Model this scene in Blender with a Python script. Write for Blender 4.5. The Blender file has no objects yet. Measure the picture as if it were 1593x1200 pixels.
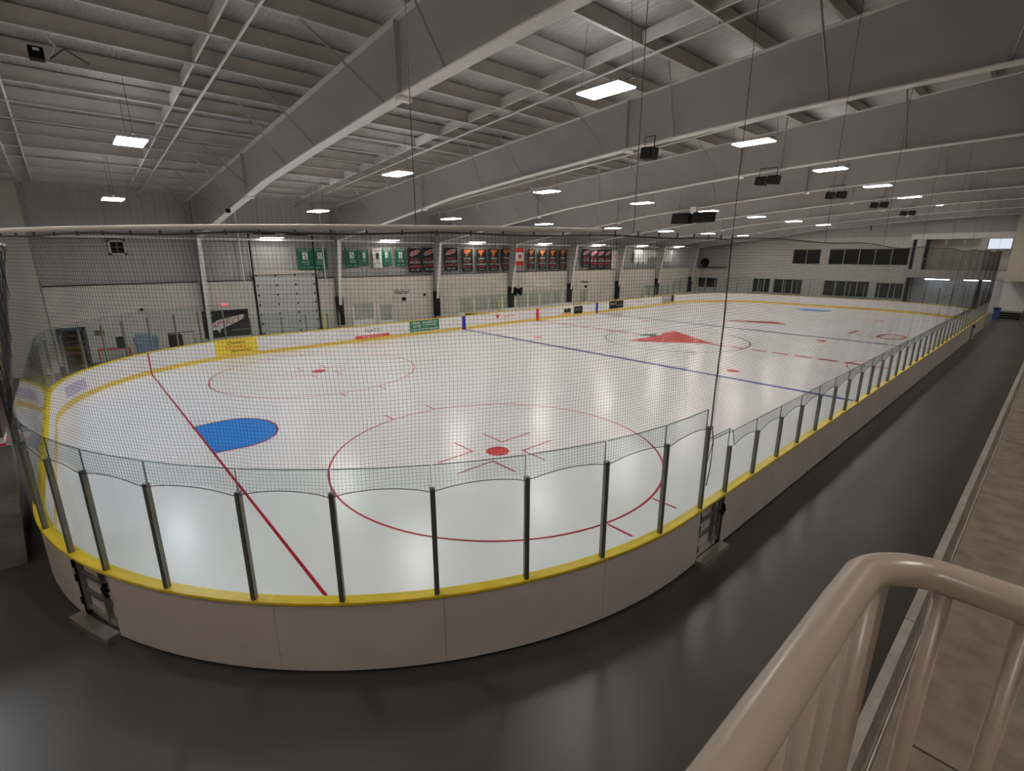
import bpy, bmesh, math, random
from mathutils import Vector, Matrix
random.seed(7)
sc = bpy.context.scene
C = sc.collection

# ------------------------------------------------------------------ camera
cam_d = bpy.data.cameras.new('camera'); cam = bpy.data.objects.new('camera', cam_d); C.objects.link(cam)
cam.location = (16.682, 1.031, 5.449)
cam.rotation_euler = (math.pi/2 - 0.2618, 0.0, 0.8383)
cam_d.sensor_width = 36.0; cam_d.lens = 758.476/1593*36.0
cam_d.clip_start = 0.02; cam_d.clip_end = 300
sc.camera = cam

# ------------------------------------------------------------------ world, exposure
w = bpy.data.worlds.new('world'); sc.world = w; w.use_nodes = True
w.node_tree.nodes['Background'].inputs[0].default_value = (.6, .65, .7, 1)
w.node_tree.nodes['Background'].inputs[1].default_value = 0.02
sc.view_settings.view_transform = 'Standard'
sc.view_settings.look = 'None'
sc.view_settings.gamma = 1.0
sc.view_settings.exposure = 0.0
LIGHT = 72.0          # strength of the hanging fixtures

# ------------------------------------------------------------------ materials
MATS = {}
def mat(name, col, rough=.6, metal=0., var=0., vscale=3., bump=0., bscale=20., spec=.5, emit=None, es=0., stretch=None, rvar=1):
    if name in MATS: return MATS[name]
    m = bpy.data.materials.new(name); m.use_nodes = True
    nt = m.node_tree; b = nt.nodes['Principled BSDF']
    b.inputs['Base Color'].default_value = (*col, 1); b.inputs['Roughness'].default_value = rough
    b.inputs['Metallic'].default_value = metal; b.inputs['Specular IOR Level'].default_value = spec
    if var or bump:
        tc = nt.nodes.new('ShaderNodeTexCoord'); mp = nt.nodes.new('ShaderNodeMapping')
        nt.links.new(tc.outputs['Object'], mp.inputs[0])
        if stretch: mp.inputs['Scale'].default_value = stretch
    if var:
        n = nt.nodes.new('ShaderNodeTexNoise'); n.inputs['Scale'].default_value = vscale; n.inputs['Detail'].default_value = 6
        nt.links.new(mp.outputs[0], n.inputs['Vector'])
        r = nt.nodes.new('ShaderNodeValToRGB'); r.color_ramp.elements[0].position = .3; r.color_ramp.elements[1].position = .7
        a = [max(0, c*(1-var)) for c in col]; bb = [min(1, c*(1+var)) for c in col]
        r.color_ramp.elements[0].color = (*a, 1); r.color_ramp.elements[1].color = (*bb, 1)
        nt.links.new(n.outputs[0], r.inputs[0]); nt.links.new(r.outputs[0], b.inputs['Base Color'])
        mr = nt.nodes.new('ShaderNodeMapRange'); mr.inputs[3].default_value = max(0, rough-.06*rvar); mr.inputs[4].default_value = min(1, rough+.08*rvar)
        nt.links.new(n.outputs[0], mr.inputs[0]); nt.links.new(mr.outputs[0], b.inputs['Roughness'])
    if bump:
        n2 = nt.nodes.new('ShaderNodeTexNoise'); n2.inputs['Scale'].default_value = bscale; n2.inputs['Detail'].default_value = 4
        nt.links.new(mp.outputs[0], n2.inputs['Vector'])
        bp = nt.nodes.new('ShaderNodeBump'); bp.inputs['Strength'].default_value = bump; bp.inputs['Distance'].default_value = .05
        nt.links.new(n2.outputs[0], bp.inputs['Height']); nt.links.new(bp.outputs[0], b.inputs['Normal'])
    if emit:
        b.inputs['Emission Color'].default_value = (*emit, 1); b.inputs['Emission Strength'].default_value = es
    MATS[name] = m
    return m
M = dict(
 floor=mat('floor_paint', (.066, .059, .053), .34, var=.22, vscale=.5, bump=.03, bscale=3),
 ice=mat('ice', (.82, .83, .85), .26, var=.035, vscale=.35, spec=.5, rvar=0),
 board=mat('white_board', (.74, .68, .66), .45, var=.05, vscale=1.2),
 board_in=mat('board_inner', (.74, .72, .73), .35, var=.04, vscale=1.5),
 yellow=mat('yellow_cap', (.74, .55, .02), .35, var=.08, vscale=5),
 kick=mat('yellow_kick', (.72, .52, .10), .4, var=.1, vscale=4),
 post=mat('post_alu', (.24, .235, .215), .42, metal=.55, var=.15, vscale=6),
 alu=mat('alu_bright', (.62, .58, .52), .34, metal=.85, var=.15, vscale=5),
 steel=mat('beam_paint', (.44, .425, .415), .5, var=.05, vscale=1.0),
 flange=mat('beam_paint_lit', (.74, .71, .68), .5, var=.06, vscale=2),  # lighter than the web: bounce light put into the colour
 purlin=mat('purlin_paint', (.55, .515, .48), .55, var=.07, vscale=1.5),
 foil=mat('insulation_foil', (.46, .45, .43), .33, metal=.35, var=.12, vscale=2.5, bump=.9, bscale=5, stretch=(1.0, 4.0, 1.0)),
 gedge=mat('glass_edge', (.10, .16, .15), .3),
 brace=mat('brace_backlit', (.30, .285, .27), .5),  # darker than the beams: backlit shade put into the colour
 pipe=mat('pipe_white', (.80, .78, .75), .4),
 cable=mat('cable_dark', (.06, .055, .05), .6),
 rail=mat('rail_paint', (.40, .33, .28), .27),
 conc=mat('concrete', (.36, .31, .25), .8, var=.2, vscale=4.5, bump=.12, bscale=30),
 black=mat('black_plastic', (.006, .006, .006), .75, spec=.2),
 rubber=mat('black_rubber', (.014, .014, .014), .8, spec=.25),
 wall_low=mat('wall_low', (.64, .60, .53), .7, var=.08, vscale=1.2),
 wall_up=mat('wall_up', (.44, .425, .41), .6, var=.08, vscale=1.2, stretch=(1, 4, .3)),
 beige=mat('beige_panel', (.47, .425, .365), .75, var=.05, vscale=1),
 dark_glass=mat('dark_window', (.012, .014, .016), .12),
 frame=mat('window_frame', (.50, .49, .47), .5),
 white=mat('white_paint', (.75, .74, .72), .5),
 red=mat('red_paint', (.60, .02, .025), .4),
 icered=mat('ice_red', (.40, .0, .02), .3, spec=.3),
 iceblue=mat('ice_blue', (.01, .02, .34), .3, spec=.3),
 crease=mat('crease_blue', (.012, .25, .78), .28),
 logored=mat('logo_red', (.60, .03, .03), .3),
 green=mat('banner_green', (.0, .13, .065), .8),
 bblack=mat('banner_black', (.014, .013, .013), .8),
 bwhite=mat('banner_white', (.78, .77, .74), .8),
 pink=mat('print_red', (.72, .10, .11), .7),
 orange=mat('print_orange', (.78, .22, .06), .7),
 grey=mat('print_grey', (.34, .34, .35), .7),
 adyellow=mat('ad_yellow', (.80, .60, .05), .5),
 adgreen=mat('ad_green', (.025, .20, .12), .5),
 wood=mat('wood', (.20, .10, .05), .6, var=.2, vscale=6),
 tarp=mat('grey_tarp', (.17, .165, .155), .6, var=.2, vscale=1.2, bump=.3, bscale=3, stretch=(1, 1, 3)),
 bluebag=mat('blue_cloth', (.22, .30, .40), .8, var=.2, vscale=4),
 door_pale=mat('door_pale', (.55, .57, .55), .55, var=.06, vscale=1.5),
 thread=mat('net_thread', (.010, .010, .011), .8),
 galv=mat('galvanised', (.24, .23, .19), .26, metal=.6, var=.3, vscale=4, stretch=(1, .4, 1)),
 bluebin=mat('blue_bin', (.03, .07, .22), .5),
 darkblue=mat('door_frame_blue', (.05, .06, .11), .5),
 lampbody=mat('lamp_body', (.6, .6, .6), .4),
)
def glass_mat(name, tint, gloss=.9):
    m = bpy.data.materials.new(name); m.use_nodes = True; nt = m.node_tree; nt.nodes.clear()
    o = nt.nodes.new('ShaderNodeOutputMaterial'); mx = nt.nodes.new('ShaderNodeMixShader')
    t = nt.nodes.new('ShaderNodeBsdfTransparent'); t.inputs[0].default_value = (*tint, 1)
    g = nt.nodes.new('ShaderNodeBsdfGlossy'); g.inputs['Roughness'].default_value = .04
    fr = nt.nodes.new('ShaderNodeFresnel'); fr.inputs[0].default_value = 1.45
    ml = nt.nodes.new('ShaderNodeMath'); ml.operation = 'MULTIPLY'; ml.inputs[1].default_value = gloss
    ge = nt.nodes.new('ShaderNodeNewGeometry'); sb = nt.nodes.new('ShaderNodeMath'); sb.operation = 'SUBTRACT'; sb.inputs[0].default_value = gloss
    nt.links.new(ge.outputs['Backfacing'], sb.inputs[1]); sb.use_clamp = True
    nt.links.new(fr.outputs[0], ml.inputs[0]); nt.links.new(sb.outputs[0], ml.inputs[1]); nt.links.new(ml.outputs[0], mx.inputs[0])
    nt.links.new(t.outputs[0], mx.inputs[1]); nt.links.new(g.outputs[0], mx.inputs[2]); nt.links.new(mx.outputs[0], o.inputs[0])
    return m
M['glass'] = glass_mat('rink_glass', (.925, .96, .96))
M['glass_green'] = glass_mat('bench_glass', (.84, .91, .87))
def emit_mat(name, col, s):
    m = bpy.data.materials.new(name); m.use_nodes = True; nt = m.node_tree; nt.nodes.clear()
    o = nt.nodes.new('ShaderNodeOutputMaterial'); e = nt.nodes.new('ShaderNodeEmission')
    e.inputs[0].default_value = (*col, 1); e.inputs[1].default_value = s
    nt.links.new(e.outputs[0], o.inputs[0]); return m
M['lamp'] = emit_mat('lamp_light', (1.0, .925, .84), LIGHT)
M['lamp_added'] = emit_mat('lamp_light_added', (1.0, .90, .80), LIGHT*.5)
M['lamp_cool'] = emit_mat('lamp_light_cool', (.84, .90, 1.0), LIGHT)
M['lamp_wall'] = emit_mat('lamp_light_wall', (1.0, .94, .88), LIGHT*.17)
M['uplight'] = emit_mat('lamp_uplight', (.92, .95, 1.0), LIGHT*.14)
M['tube'] = emit_mat('tube_light', (.82, .85, 1.0), 14)
M['exit'] = emit_mat('exit_red', (1.0, .03, .05), 2.2)
M['lit'] = emit_mat('lit_window', (.80, .87, 1.0), .9)
def block_mat(name, col, bw, bh, mortar):
    m = bpy.data.materials.new(name); m.use_nodes = True; nt = m.node_tree; b = nt.nodes['Principled BSDF']
    tc = nt.nodes.new('ShaderNodeTexCoord'); sp = nt.nodes.new('ShaderNodeSeparateXYZ'); cb = nt.nodes.new('ShaderNodeCombineXYZ')
    br = nt.nodes.new('ShaderNodeTexBrick'); nt.links.new(tc.outputs['Object'], sp.inputs[0])
    nt.links.new(sp.outputs[0], cb.inputs[0]); nt.links.new(sp.outputs[2], cb.inputs[1]); nt.links.new(cb.outputs[0], br.inputs['Vector'])
    br.inputs['Scale'].default_value = 1; br.inputs['Brick Width'].default_value = bw; br.inputs['Row Height'].default_value = bh
    br.inputs['Mortar Size'].default_value = mortar
    br.inputs['Color1'].default_value = (*col, 1); br.inputs['Color2'].default_value = (*[c*.93 for c in col], 1)
    br.inputs['Mortar'].default_value = (*[c*.55 for c in col], 1)
    nt.links.new(br.outputs[0], b.inputs['Base Color']); b.inputs['Roughness'].default_value = .7
    bm = nt.nodes.new('ShaderNodeBump'); bm.inputs['Strength'].default_value = .5; bm.inputs['Distance'].default_value = .02; bm.invert = True
    nt.links.new(br.outputs[1], bm.inputs['Height']); nt.links.new(bm.outputs[0], b.inputs['Normal'])
    return m
M['block'] = block_mat('painted_block', (.62, .60, .56), .8, .22, .018)

# ------------------------------------------------------------------ helpers
ORG = {}
def tag(o, label=None, cat=None, group=None, kind=None):
    if label: o['label'] = label
    if cat: o['category'] = cat
    if group: o['group'] = group
    if kind: o['kind'] = kind
    return o
def thing(name, loc, label, cat, group=None):
    o = bpy.data.objects.new(name, None); o.empty_display_size = .2; C.objects.link(o); o.location = loc
    ORG[o] = Vector(loc); return tag(o, label, cat, group)
class MB:
    def __init__(s): s.v = []; s.f = []
    def box(s, x0, x1, y0, y1, z0, z1):
        n = len(s.v)
        s.v += [(x0,y0,z0),(x1,y0,z0),(x1,y1,z0),(x0,y1,z0),(x0,y0,z1),(x1,y0,z1),(x1,y1,z1),(x0,y1,z1)]
        s.f += [[n+i for i in q] for q in ((0,3,2,1),(4,5,6,7),(0,1,5,4),(1,2,6,5),(2,3,7,6),(3,0,4,7))]
        return s
    def hexa(s, P):   # 8 points, bottom quad then top quad
        n = len(s.v); s.v += [tuple(p) for p in P]
        s.f += [[n+i for i in q] for q in ((0,3,2,1),(4,5,6,7),(0,1,5,4),(1,2,6,5),(2,3,7,6),(3,0,4,7))]
        return s
    def prism(s, poly, axis, a, b):   # poly of 2-tuples in the plane normal to axis
        n = len(s.v); k = len(poly)
        def mk(p, t):
            return (t, p[0], p[1]) if axis == 0 else ((p[0], t, p[1]) if axis == 1 else (p[0], p[1], t))
        s.v += [mk(p, a) for p in poly] + [mk(p, b) for p in poly]
        s.f += [[n+i for i in range(k)][::-1], [n+k+i for i in range(k)]]
        s.f += [[n+i, n+(i+1) % k, n+k+(i+1) % k, n+k+i] for i in range(k)]
        return s
    def tube(s, pts, r, k=8, cap=True):
        pts = [Vector(p) for p in pts]; n = len(s.v)
        for i, p in enumerate(pts):
            d = (pts[min(i+1, len(pts)-1)] - pts[max(i-1, 0)]).normalized()
            a = d.cross(Vector((0, 0, 1)));
            if a.length < .05: a = d.cross(Vector((1, 0, 0)))
            a.normalize(); b = d.cross(a)
            rr = r[i] if isinstance(r, (list, tuple)) else r
            for j in range(k):
                t = 2*math.pi*j/k; s.v.append(tuple(p + a*math.cos(t)*rr + b*math.sin(t)*rr))
        for i in range(len(pts)-1):
            for j in range(k):
                s.f.append([n+i*k+j, n+i*k+(j+1) % k, n+(i+1)*k+(j+1) % k, n+(i+1)*k+j])
        if cap:
            s.f.append([n+j for j in range(k)][::-1]); s.f.append([n+(len(pts)-1)*k+j for j in range(k)])
        return s
    def build(s, name, m, parent=None, smooth=False, **kw):
        me = bpy.data.meshes.new(name); off = ORG.get(parent, Vector((0,0,0)))
        me.from_pydata([(a-off[0], b-off[1], c-off[2]) for a, b, c in s.v], [], s.f); me.materials.append(m)
        if smooth:
            for p in me.polygons: p.use_smooth = True
        me.update()
        o = bpy.data.objects.new(name, me); C.objects.link(o)
        if parent: o.parent = parent
        ORG[o] = off
        return tag(o, **kw)
def bx(name, m, parent, *a, **kw): return MB().box(*a).build(name, m, parent, **kw)
def copy_tree(o, loc=None, parent=None, label=None):
    c = o.copy(); C.objects.link(c)
    if parent: c.parent = parent
    if loc: c.location = loc
    if label: c['label'] = label
    for ch in kids.get(o, list(o.children)): copy_tree(ch, None, c)
    return c
kids = {}
def fix_normals():
    for me in bpy.data.meshes:
        if len(me.polygons) > 20000 or me.get('nn'): continue
        b = bmesh.new(); b.from_mesh(me); bmesh.ops.recalc_face_normals(b, faces=b.faces); b.to_mesh(me); b.free()
FONT_B = None
def text(name, s, m, parent, loc, size, nrm, up=(0,0,1), w=None, h=None, shear=0, extrude=.004, label=None):
    """flat lettering centred at loc, facing nrm"""
    cu = bpy.data.curves.new(name, 'FONT'); cu.body = s; cu.size = size; cu.align_x = 'CENTER'; cu.align_y = 'CENTER'
    cu.extrude = extrude; cu.shear = shear; cu.resolution_u = 2; cu.space_line = .85
    to = bpy.data.objects.new(name+'_tmp', cu); C.objects.link(to)
    me = bpy.data.meshes.new_from_object(to.evaluated_get(bpy.context.evaluated_depsgraph_get()))
    bpy.data.objects.remove(to); bpy.data.curves.remove(cu)
    xs = [v.co.x for v in me.vertices] or [0]; ys = [v.co.y for v in me.vertices] or [0]
    cx, cy = (min(xs)+max(xs))/2, (min(ys)+max(ys))/2; sx = sy = 1
    if w: sx = w/max(1e-3, max(xs)-min(xs))
    if h: sy = h/max(1e-3, max(ys)-min(ys))
    n = Vector(nrm).normalized(); u = Vector(up); r = u.cross(n).normalized(); u = n.cross(r)
    off = ORG.get(parent, Vector((0,0,0)))
    for v in me.vertices:
        v.co = Vector(loc) - off + r*(v.co.x-cx)*sx + u*(v.co.y-cy)*sy + n*v.co.z
    me.materials.clear(); me.materials.append(m); me.name = name; me['nn'] = 1
    o = bpy.data.objects.new(name, me); C.objects.link(o)
    if parent: o.parent = parent
    ORG[o] = off
    if label: o['label'] = label
    return o

# ================================================================== GEOMETRY OF THE PLACE
CX, HW, Y0, Y1, RC = -.06, 13.04, .03, 61.70, 8.43       # rink inner line
XW = -17.0; YE = 65.8; FZ = -.10
def ztop(x): return 9.61 + .07*(x if x < 17 else 34-x)      # top flange of frames
BOT = [(-15.9, 6.38), (-3.0, 7.98), (2.0, 8.37), (6.5, 8.66), (11.3, 8.86), (16.5, 8.95), (26.0, 8.3)]
def zbot(x):
    for (a, za), (b, zb) in zip(BOT, BOT[1:]):
        if x <= b: return za + (zb-za)*(x-a)/(b-a)
    return BOT[-1][1]
FR = [7+8*k for k in range(8)]                               # frame lines y = 7 .. 63

# perimeter curve of the boards, s in metres on the inner face line
SEG = [Y1-RC-(Y0+RC), math.pi/2*RC, 2*(HW-RC), math.pi/2*RC, Y1-RC-(Y0+RC), math.pi/2*RC, 2*(HW-RC), math.pi/2*RC]
PER = sum(SEG)
def pt(s, d=0.):
    """point on perimeter offset outwards by d -> (x, y, nx, ny)"""
    s %= PER; i = 0
    while s > SEG[i]: s -= SEG[i]; i += 1
    xr, xl, yb, yt = CX+HW, CX-HW, Y0+RC, Y1-RC
    if i == 0: return xr+d, yt-s, 1, 0
    if i == 2: return CX+HW-RC-s, Y0-d, 0, -1
    if i == 4: return xl-d, yb+s, -1, 0
    if i == 6: return CX-HW+RC+s, Y1+d, 0, 1
    c, a0 = {1: ((CX+HW-RC, yb), 0), 3: ((CX-HW+RC, yb), -90), 5: ((CX-HW+RC, yt), 180), 7: ((CX+HW-RC, yt), 90)}[i]
    a = math.radians(a0) - s/RC
    nx, ny = math.cos(a), math.sin(a)
    return c[0]+(RC+d)*nx, c[1]+(RC+d)*ny, nx, ny
def s_of(x, y):
    best = min(range(int(PER*10)), key=lambda k: (pt(k/10)[0]-x)**2+(pt(k/10)[1]-y)**2)/10
    return min((best+k/200 for k in range(-30, 31)), key=lambda t: (pt(t)[0]-x)**2+(pt(t)[1]-y)**2)
def sweep(s0, s1, prof, step=.45):
    """solid swept along the perimeter, prof = closed list of (d, z)"""
    b = MB(); straight = any(abs(s0-q) < 1e9 for q in [0])
    n = max(1, int(abs(s1-s0)/step+.999)); k = len(prof)
    for i in range(n+1):
        s = s0+(s1-s0)*i/n
        for d, z in prof:
            x, y, _, _ = pt(s, d); b.v.append((x, y, z))
    for i in range(n):
        for j in range(k):
            b.f.append([i*k+j, i*k+(j+1) % k, (i+1)*k+(j+1) % k, (i+1)*k+j])
    b.f.append(list(range(k))[::-1]); b.f.append([n*k+j for j in range(k)])
    return b
def rect(d0, d1, z0, z1): return [(d0, z0), (d1, z0), (d1, z1), (d0, z1)]

# ------------------------------------------------------------------ floor, walls, ceiling
tag(bx('floor', M['floor'], None, -22, 28, -5, 70, FZ-.3, FZ), kind='structure')
wl = tag(bx('wall_left', M['wall_up'], None, XW-.55, XW-.35, -5, YE+.5, FZ, 9.4), kind='structure')
# lower proud lining in sheets between the columns
for k, (a, b_) in enumerate([(.14, 6.85), (7.15, 9.70), (13.75, 14.85), (15.15, 22.85), (23.15, 30.85), (31.15, 38.85), (39.15, 46.85), (47.15, 54.85), (55.15, YE)]):
    bx('wall_lining', M['wall_low'], wl, XW-.34, XW, a, b_, FZ, 3.9)
    bx('ledge', M['cable'], wl, XW-.34, XW+.02, a, b_, 3.9, 3.96)
bx('wall_lining', M['wall_low'], wl, XW-.34, XW, 9.70, 13.75, 4.25, 4.45)
rib = MB()
for k in range(230):
    y = .3+k*.285
    rib.box(XW-.35, XW-.32, y, y+.05, 3.98, 8.4)
rib.build('wall_rib', M['wall_up'], wl, kind='stuff')
bx('eave_strut', M['pipe'], wl, XW+.1, XW+.2, .2, YE, 6.30, 6.40)
we = tag(bx('wall_end', M['block'], None, -22, 5.6, YE, YE+.3, FZ, 7.3), kind='structure')
bx('wall_panel', M['wall_up'], we, -22, 28, YE+.01, YE+.3, 7.3, 11.2)
bx('wall_panel', M['block'], we, 5.6, 12.9, YE+2.2, YE+2.4, FZ, 3.2)
bx('wall_panel', M['white'], we, 12.9, 28, YE+.0, YE+.3, FZ, 3.2)
bx('dark_panel', M['wall_up'], we, -22, -13.3, YE-.03, YE, 3.95, 7.3); bx('ledge', M['cable'], we, -22, -13.3, YE-.6, YE, 3.86, 3.95)
bx('girder', M['frame'], we, 5.2, 12.95, YE-.25, YE+2.2, 3.22, 4.0)
bx('fascia', M['white'], we, 5.4, 13.2, YE-.1, YE+.2, 6.95, 7.5)
bx('column', M['frame'], we, 5.9, 6.6, YE-.1, YE+.3, 3.9, 7.0)
bx('column', M['frame'], we, 10.7, 11.1, YE-.1, YE+.3, 3.9, 7.0)
bx('back_panel', M['wall_low'], we, 6.6, 13.2, YE+2.2, YE+2.3, 4.0, 7.0)
for x in (8.1, 9.5): bx('mullion', M['frame'], we, x, x+.08, YE, YE+.1, 4.0, 7.0)
bx('handrail', M['frame'], we, 6.6, 12.9, YE, YE+.05, 5.05, 5.1)
bx('lit_pane', M['lit'], we, 11.2, 12.75, YE+.2, YE+.25, 6.0, 6.9)
bx('column', M['cable'], we, 6.05, 6.2, YE-.05, YE+.1, FZ, 3.2)
for x in (7.6, 9.1, 10.4, 11.4): bx('panel_joint', M['frame'], we, x, x+.05, YE+2.12, YE+2.2, FZ, 2.2)
for n, (x0, x1, z0, z1, k) in enumerate([(-5.45, -2.6, 4.45, 6.05, 2), (-1.7, 5.45, 4.45, 6.05, 5), (-9.7, -7.7, 1.0, 2.6, 3), (-7.2, -4.1, .98, 2.6, 3), (-1.75, 2.5, 1.0, 2.62, 4), (3.2, 5.5, 1.05, 2.55, 2), (-17.4, -14.4, 1.25, 2.45, 2)]):
    wn = tag(bx('window_%d' % (n+1), M['dark_glass'], None, x0, x1, YE-.03, YE-.01, z0, z1), kind='structure')
    fr = MB(); t = .07
    fr.box(x0-t, x1+t, YE-.08, YE, z1, z1+t); fr.box(x0-t, x1+t, YE-.12, YE, z0-t, z0); fr.box(x0-t, x0, YE-.08, YE, z0, z1); fr.box(x1, x1+t, YE-.08, YE, z0, z1)
    fr.build('window_frame', M['frame'], wn)
    for j in range(1, k):
        x = x0+(x1-x0)*j/k; bx('mullion', M['frame'], wn, x-.03, x+.03, YE-.08, YE-.03, z0, z1)
wx = tag(bx('window_8', M['dark_glass'], None, 5.62, 5.9, YE-.03, YE-.01, 4.1, 7.0), kind='structure')
# right hand end: overhanging beige block, back wall, stands
wr = tag(bx('wall_right', M['beige'], None, 26, 26.3, -5, 68, FZ, 10.5), kind='structure')
bx('overhang', M['beige'], wr, 13.05, 26, 62.6, 65.7, 3.2, 9.75)
wn_ = tag(bx('wall_near', M['beige'], None, -17.4, 28, -5.2, -5, FZ, 11), kind='structure')
bx('vestibule', M['beige'], wn_, XW-.3, -15.2, -5, .12, FZ, 8.75)
# ceiling: insulated roof sheet, purlins, bridging
ce = MB(); H = .40
for a, b_ in ((-17.6, 17.0), (17.0, 27.0)):
    za, zb = ztop(a)+H, ztop(b_)+H
    ce.hexa([(a,-5.2,za),(b_,-5.2,zb),(b_,68,zb),(a,68,za),(a,-5.2,za+.15),(b_,-5.2,zb+.15),(b_,68,zb+.15),(a,68,za+.15)])
ceil = ce.build('ceiling', M['foil'], None, kind='structure')
PX = [2.06-1.7*k for k in range(-13, 11)]
pm = {}
def purlin(x, y0, y1):
    L = round(y1-y0, 3); z = ztop(x)
    if L not in pm:
        b = MB(); b.box(-.005, .005, 0, L, 0, .38); b.box(-.005, .085, 0, L, 0, .008); b.box(-.085, .005, 0, L, .37, .38); b.box(.075, .085, 0, L, 0, .025)
        pm[L] = b.build('purlin', M['purlin'], ceil); o = pm[L]
    else:
        o = pm[L].copy(); C.objects.link(o)
    o.location = (x, y0, z)
edges = [-5.0]+FR+[YE]
for x in PX:
    for a, b_ in zip(edges, edges[1:]): purlin(x, a, b_)
bm_ = {}
brid = None
for (yb, xm) in [(.7, 17)]+[(f+5.15-8, 17) for f in FR]+[(FR[-1]+1.6, 17)]:
    for xa, xb in zip(PX[:0:-1], PX[-2::-1]):
        if xb > 18: continue
        if brid is None:
            dz = ztop(xb)-ztop(xa); b = MB(); L = xb-xa
            b.hexa([(0,0,.03),(L,0,.03+dz),(L,.01,.03+dz),(0,.01,.03),(0,0,.30),(L,0,.30+dz),(L,.01,.30+dz),(0,.01,.30)])
            b.hexa([(0,0,.03),(L,0,.03+dz),(L,.05,.03+dz),(0,.05,.03),(0,0,.037),(L,0,.037+dz),(L,.05,.037+dz),(0,.05,.037)])
            brid = b.build('bridging', M['flange'], ceil); o = brid
        else:
            o = brid.copy(); C.objects.link(o)
        o.location = (xa, yb, ztop(xa))

# conduit pipes running across the bays, just under the purlins
ordw = ['first', 'second', 'third', 'fourth', 'fifth', 'sixth', 'seventh', 'eighth', 'ninth', 'tenth', 'eleventh', 'twelfth', 'thirteenth', 'fourteenth', 'fifteenth']
for k, y in enumerate([.25]+[f+5.62-8 for f in FR]):
    b = MB(); b.tube([(x, y, ztop(x)-.06) for x in (-16.6, 0, 16.9)], .032, 8)
    o = b.build('roof_pipe', M['pipe'], None, True)
    lab = 'thin white pipe at the extreme left, crossing under the roof purlins' if k == 0 else 'white roof pipe crossing under the purlins, %s bay from the camera' % ordw[k-1]
    tag(o, lab, 'pipe', 'pipes under the roof purlins')
    h = MB()
    for x in PX[2:]:
        if x < 17: h.box(x-.012, x+.012, y-.012, y+.012, ztop(x)-.07, ztop(x)+.02)
    h.build('pipe_hanger', M['cable'], o, kind='stuff')

# ------------------------------------------------------------------ steel frames (column + rafter)
BRX = [8.25, 5.9, 1.8, -.7, -4.6, -7.1, -9.8, -13.4, 12.2, 15.2]
for k, y in enumerate(FR):
    t = thing('roof_frame', (-16.8, y, FZ), 'grey steel roof beam on its column, %s from the camera' % ordw[k], 'beam', 'deep steel beams across the roof')
    zc = 6.38
    poly = [(-17.3, FZ), (-16.95, FZ), (-15.95, zc)] + BOT[1:] + [(26, ztop(26)), (17, ztop(17)), (-17.3, ztop(-17.3))]
    MB().prism(poly, 1, y-.012, y+.012).build('web', M['steel'], t)
    b = MB(); Wf = .15
    for (a, za), (c, zb_) in zip(BOT, BOT[1:]):
        b.hexa([(a,y-Wf,za-.02),(c,y-Wf,zb_-.02),(c,y+Wf,zb_-.02),(a,y+Wf,za-.02),(a,y-Wf,za+.015),(c,y-Wf,zb_+.015),(c,y+Wf,zb_+.015),(a,y+Wf,za+.015)])
    b.build('bottom_flange', M['flange'], t)
    b = MB()
    for a, c in ((-17.3, 17), (17, 26)):
        b.hexa([(a,y-Wf,ztop(a)-.03),(c,y-Wf,ztop(c)-.03),(c,y+Wf,ztop(c)-.03),(a,y+Wf,ztop(a)-.03),(a,y-Wf,ztop(a)-.005),(c,y-Wf,ztop(c)-.005),(c,y+Wf,ztop(c)-.005),(a,y+Wf,ztop(a)-.005)])
    b.build('top_flange', M['flange'], t)
    Wc = .11; b = MB(); b.hexa([(-16.95,y-Wc,FZ),(-16.92,y-Wc,FZ),(-16.92,y+Wc,FZ),(-16.95,y+Wc,FZ),(-15.95,y-Wc,zc),(-15.92,y-Wc,zc),(-15.92,y+Wc,zc),(-15.95,y+Wc,zc)])
    b.build('column_flange', M['pipe'], t)  # whiter than the web, the lit look of the flange as colour
    for x in (-5.4, 6.6):
        bx('stiffener', M['steel'], t, x, x+.02, y-.13, y+.13, zbot(x)-.09, ztop(x)-.03)
        bx('splice_plate', M['pipe'], t, x-.03, x+.12, y-.16, y+.16, zbot(x)-.10, zbot(x)-.03)
    bx('stiffener', M['steel'], t, -15.93, -15.9, y-.13, y+.13, 6.4, ztop(-15.9)-.03)
    for x in BRX:
        px = min(PX, key=lambda q: abs(q-(x+.35)))
        for sgn in (-1, 1):
            if y > 40 and sgn > 0: continue
            b = MB(); b.tube([(x, y+sgn*.03, zbot(x)+.04), (px, y+sgn*1.6, ztop(px)+.03)], .026, 4)
            b.build('flange_brace', M['brace'], t)
    if k > 0:   # dark pads round the column feet
        bx('column_pad', M['rubber'], t, -16.98, -16.58, y-.2, y+.2, .7, 2.66)

# ------------------------------------------------------------------ ice with its painted marks
def poly_flat(pts, z=.004):
    b = MB(); b.v = [(x, y, z) for x, y in pts]; b.f = [list(range(len(pts)))]; return b
ice = thing('ice_sheet', (CX, 30.8, 0), 'white ice surface of the hockey rink', 'ice')
n = 200
b = MB(); b.v = [(*pt(PER*i/n, .02)[:2], 0.) for i in range(n)] + [(*pt(PER*i/n, .02)[:2], FZ+.005) for i in range(n)]
b.f = [list(range(n))] + [[i, (i+1) % n, n+(i+1) % n, n+i] for i in range(n)]
b.build('ice_surface', M['ice'], ice)
def half(y):   # half width of ice at y
    if y < Y0+RC: return HW-RC+math.sqrt(max(0, RC**2-(Y0+RC-y)**2))
    if y > Y1-RC: return HW-RC+math.sqrt(max(0, RC**2-(y-(Y1-RC))**2))
    return HW
def line_y(name, m, y, w, parent=ice, z=.004):
    h = half(y)-.01; b = MB(); b.box(CX-h, CX+h, y-w/2, y+w/2, z-.003, z); return b.build(name, m, parent)
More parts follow.
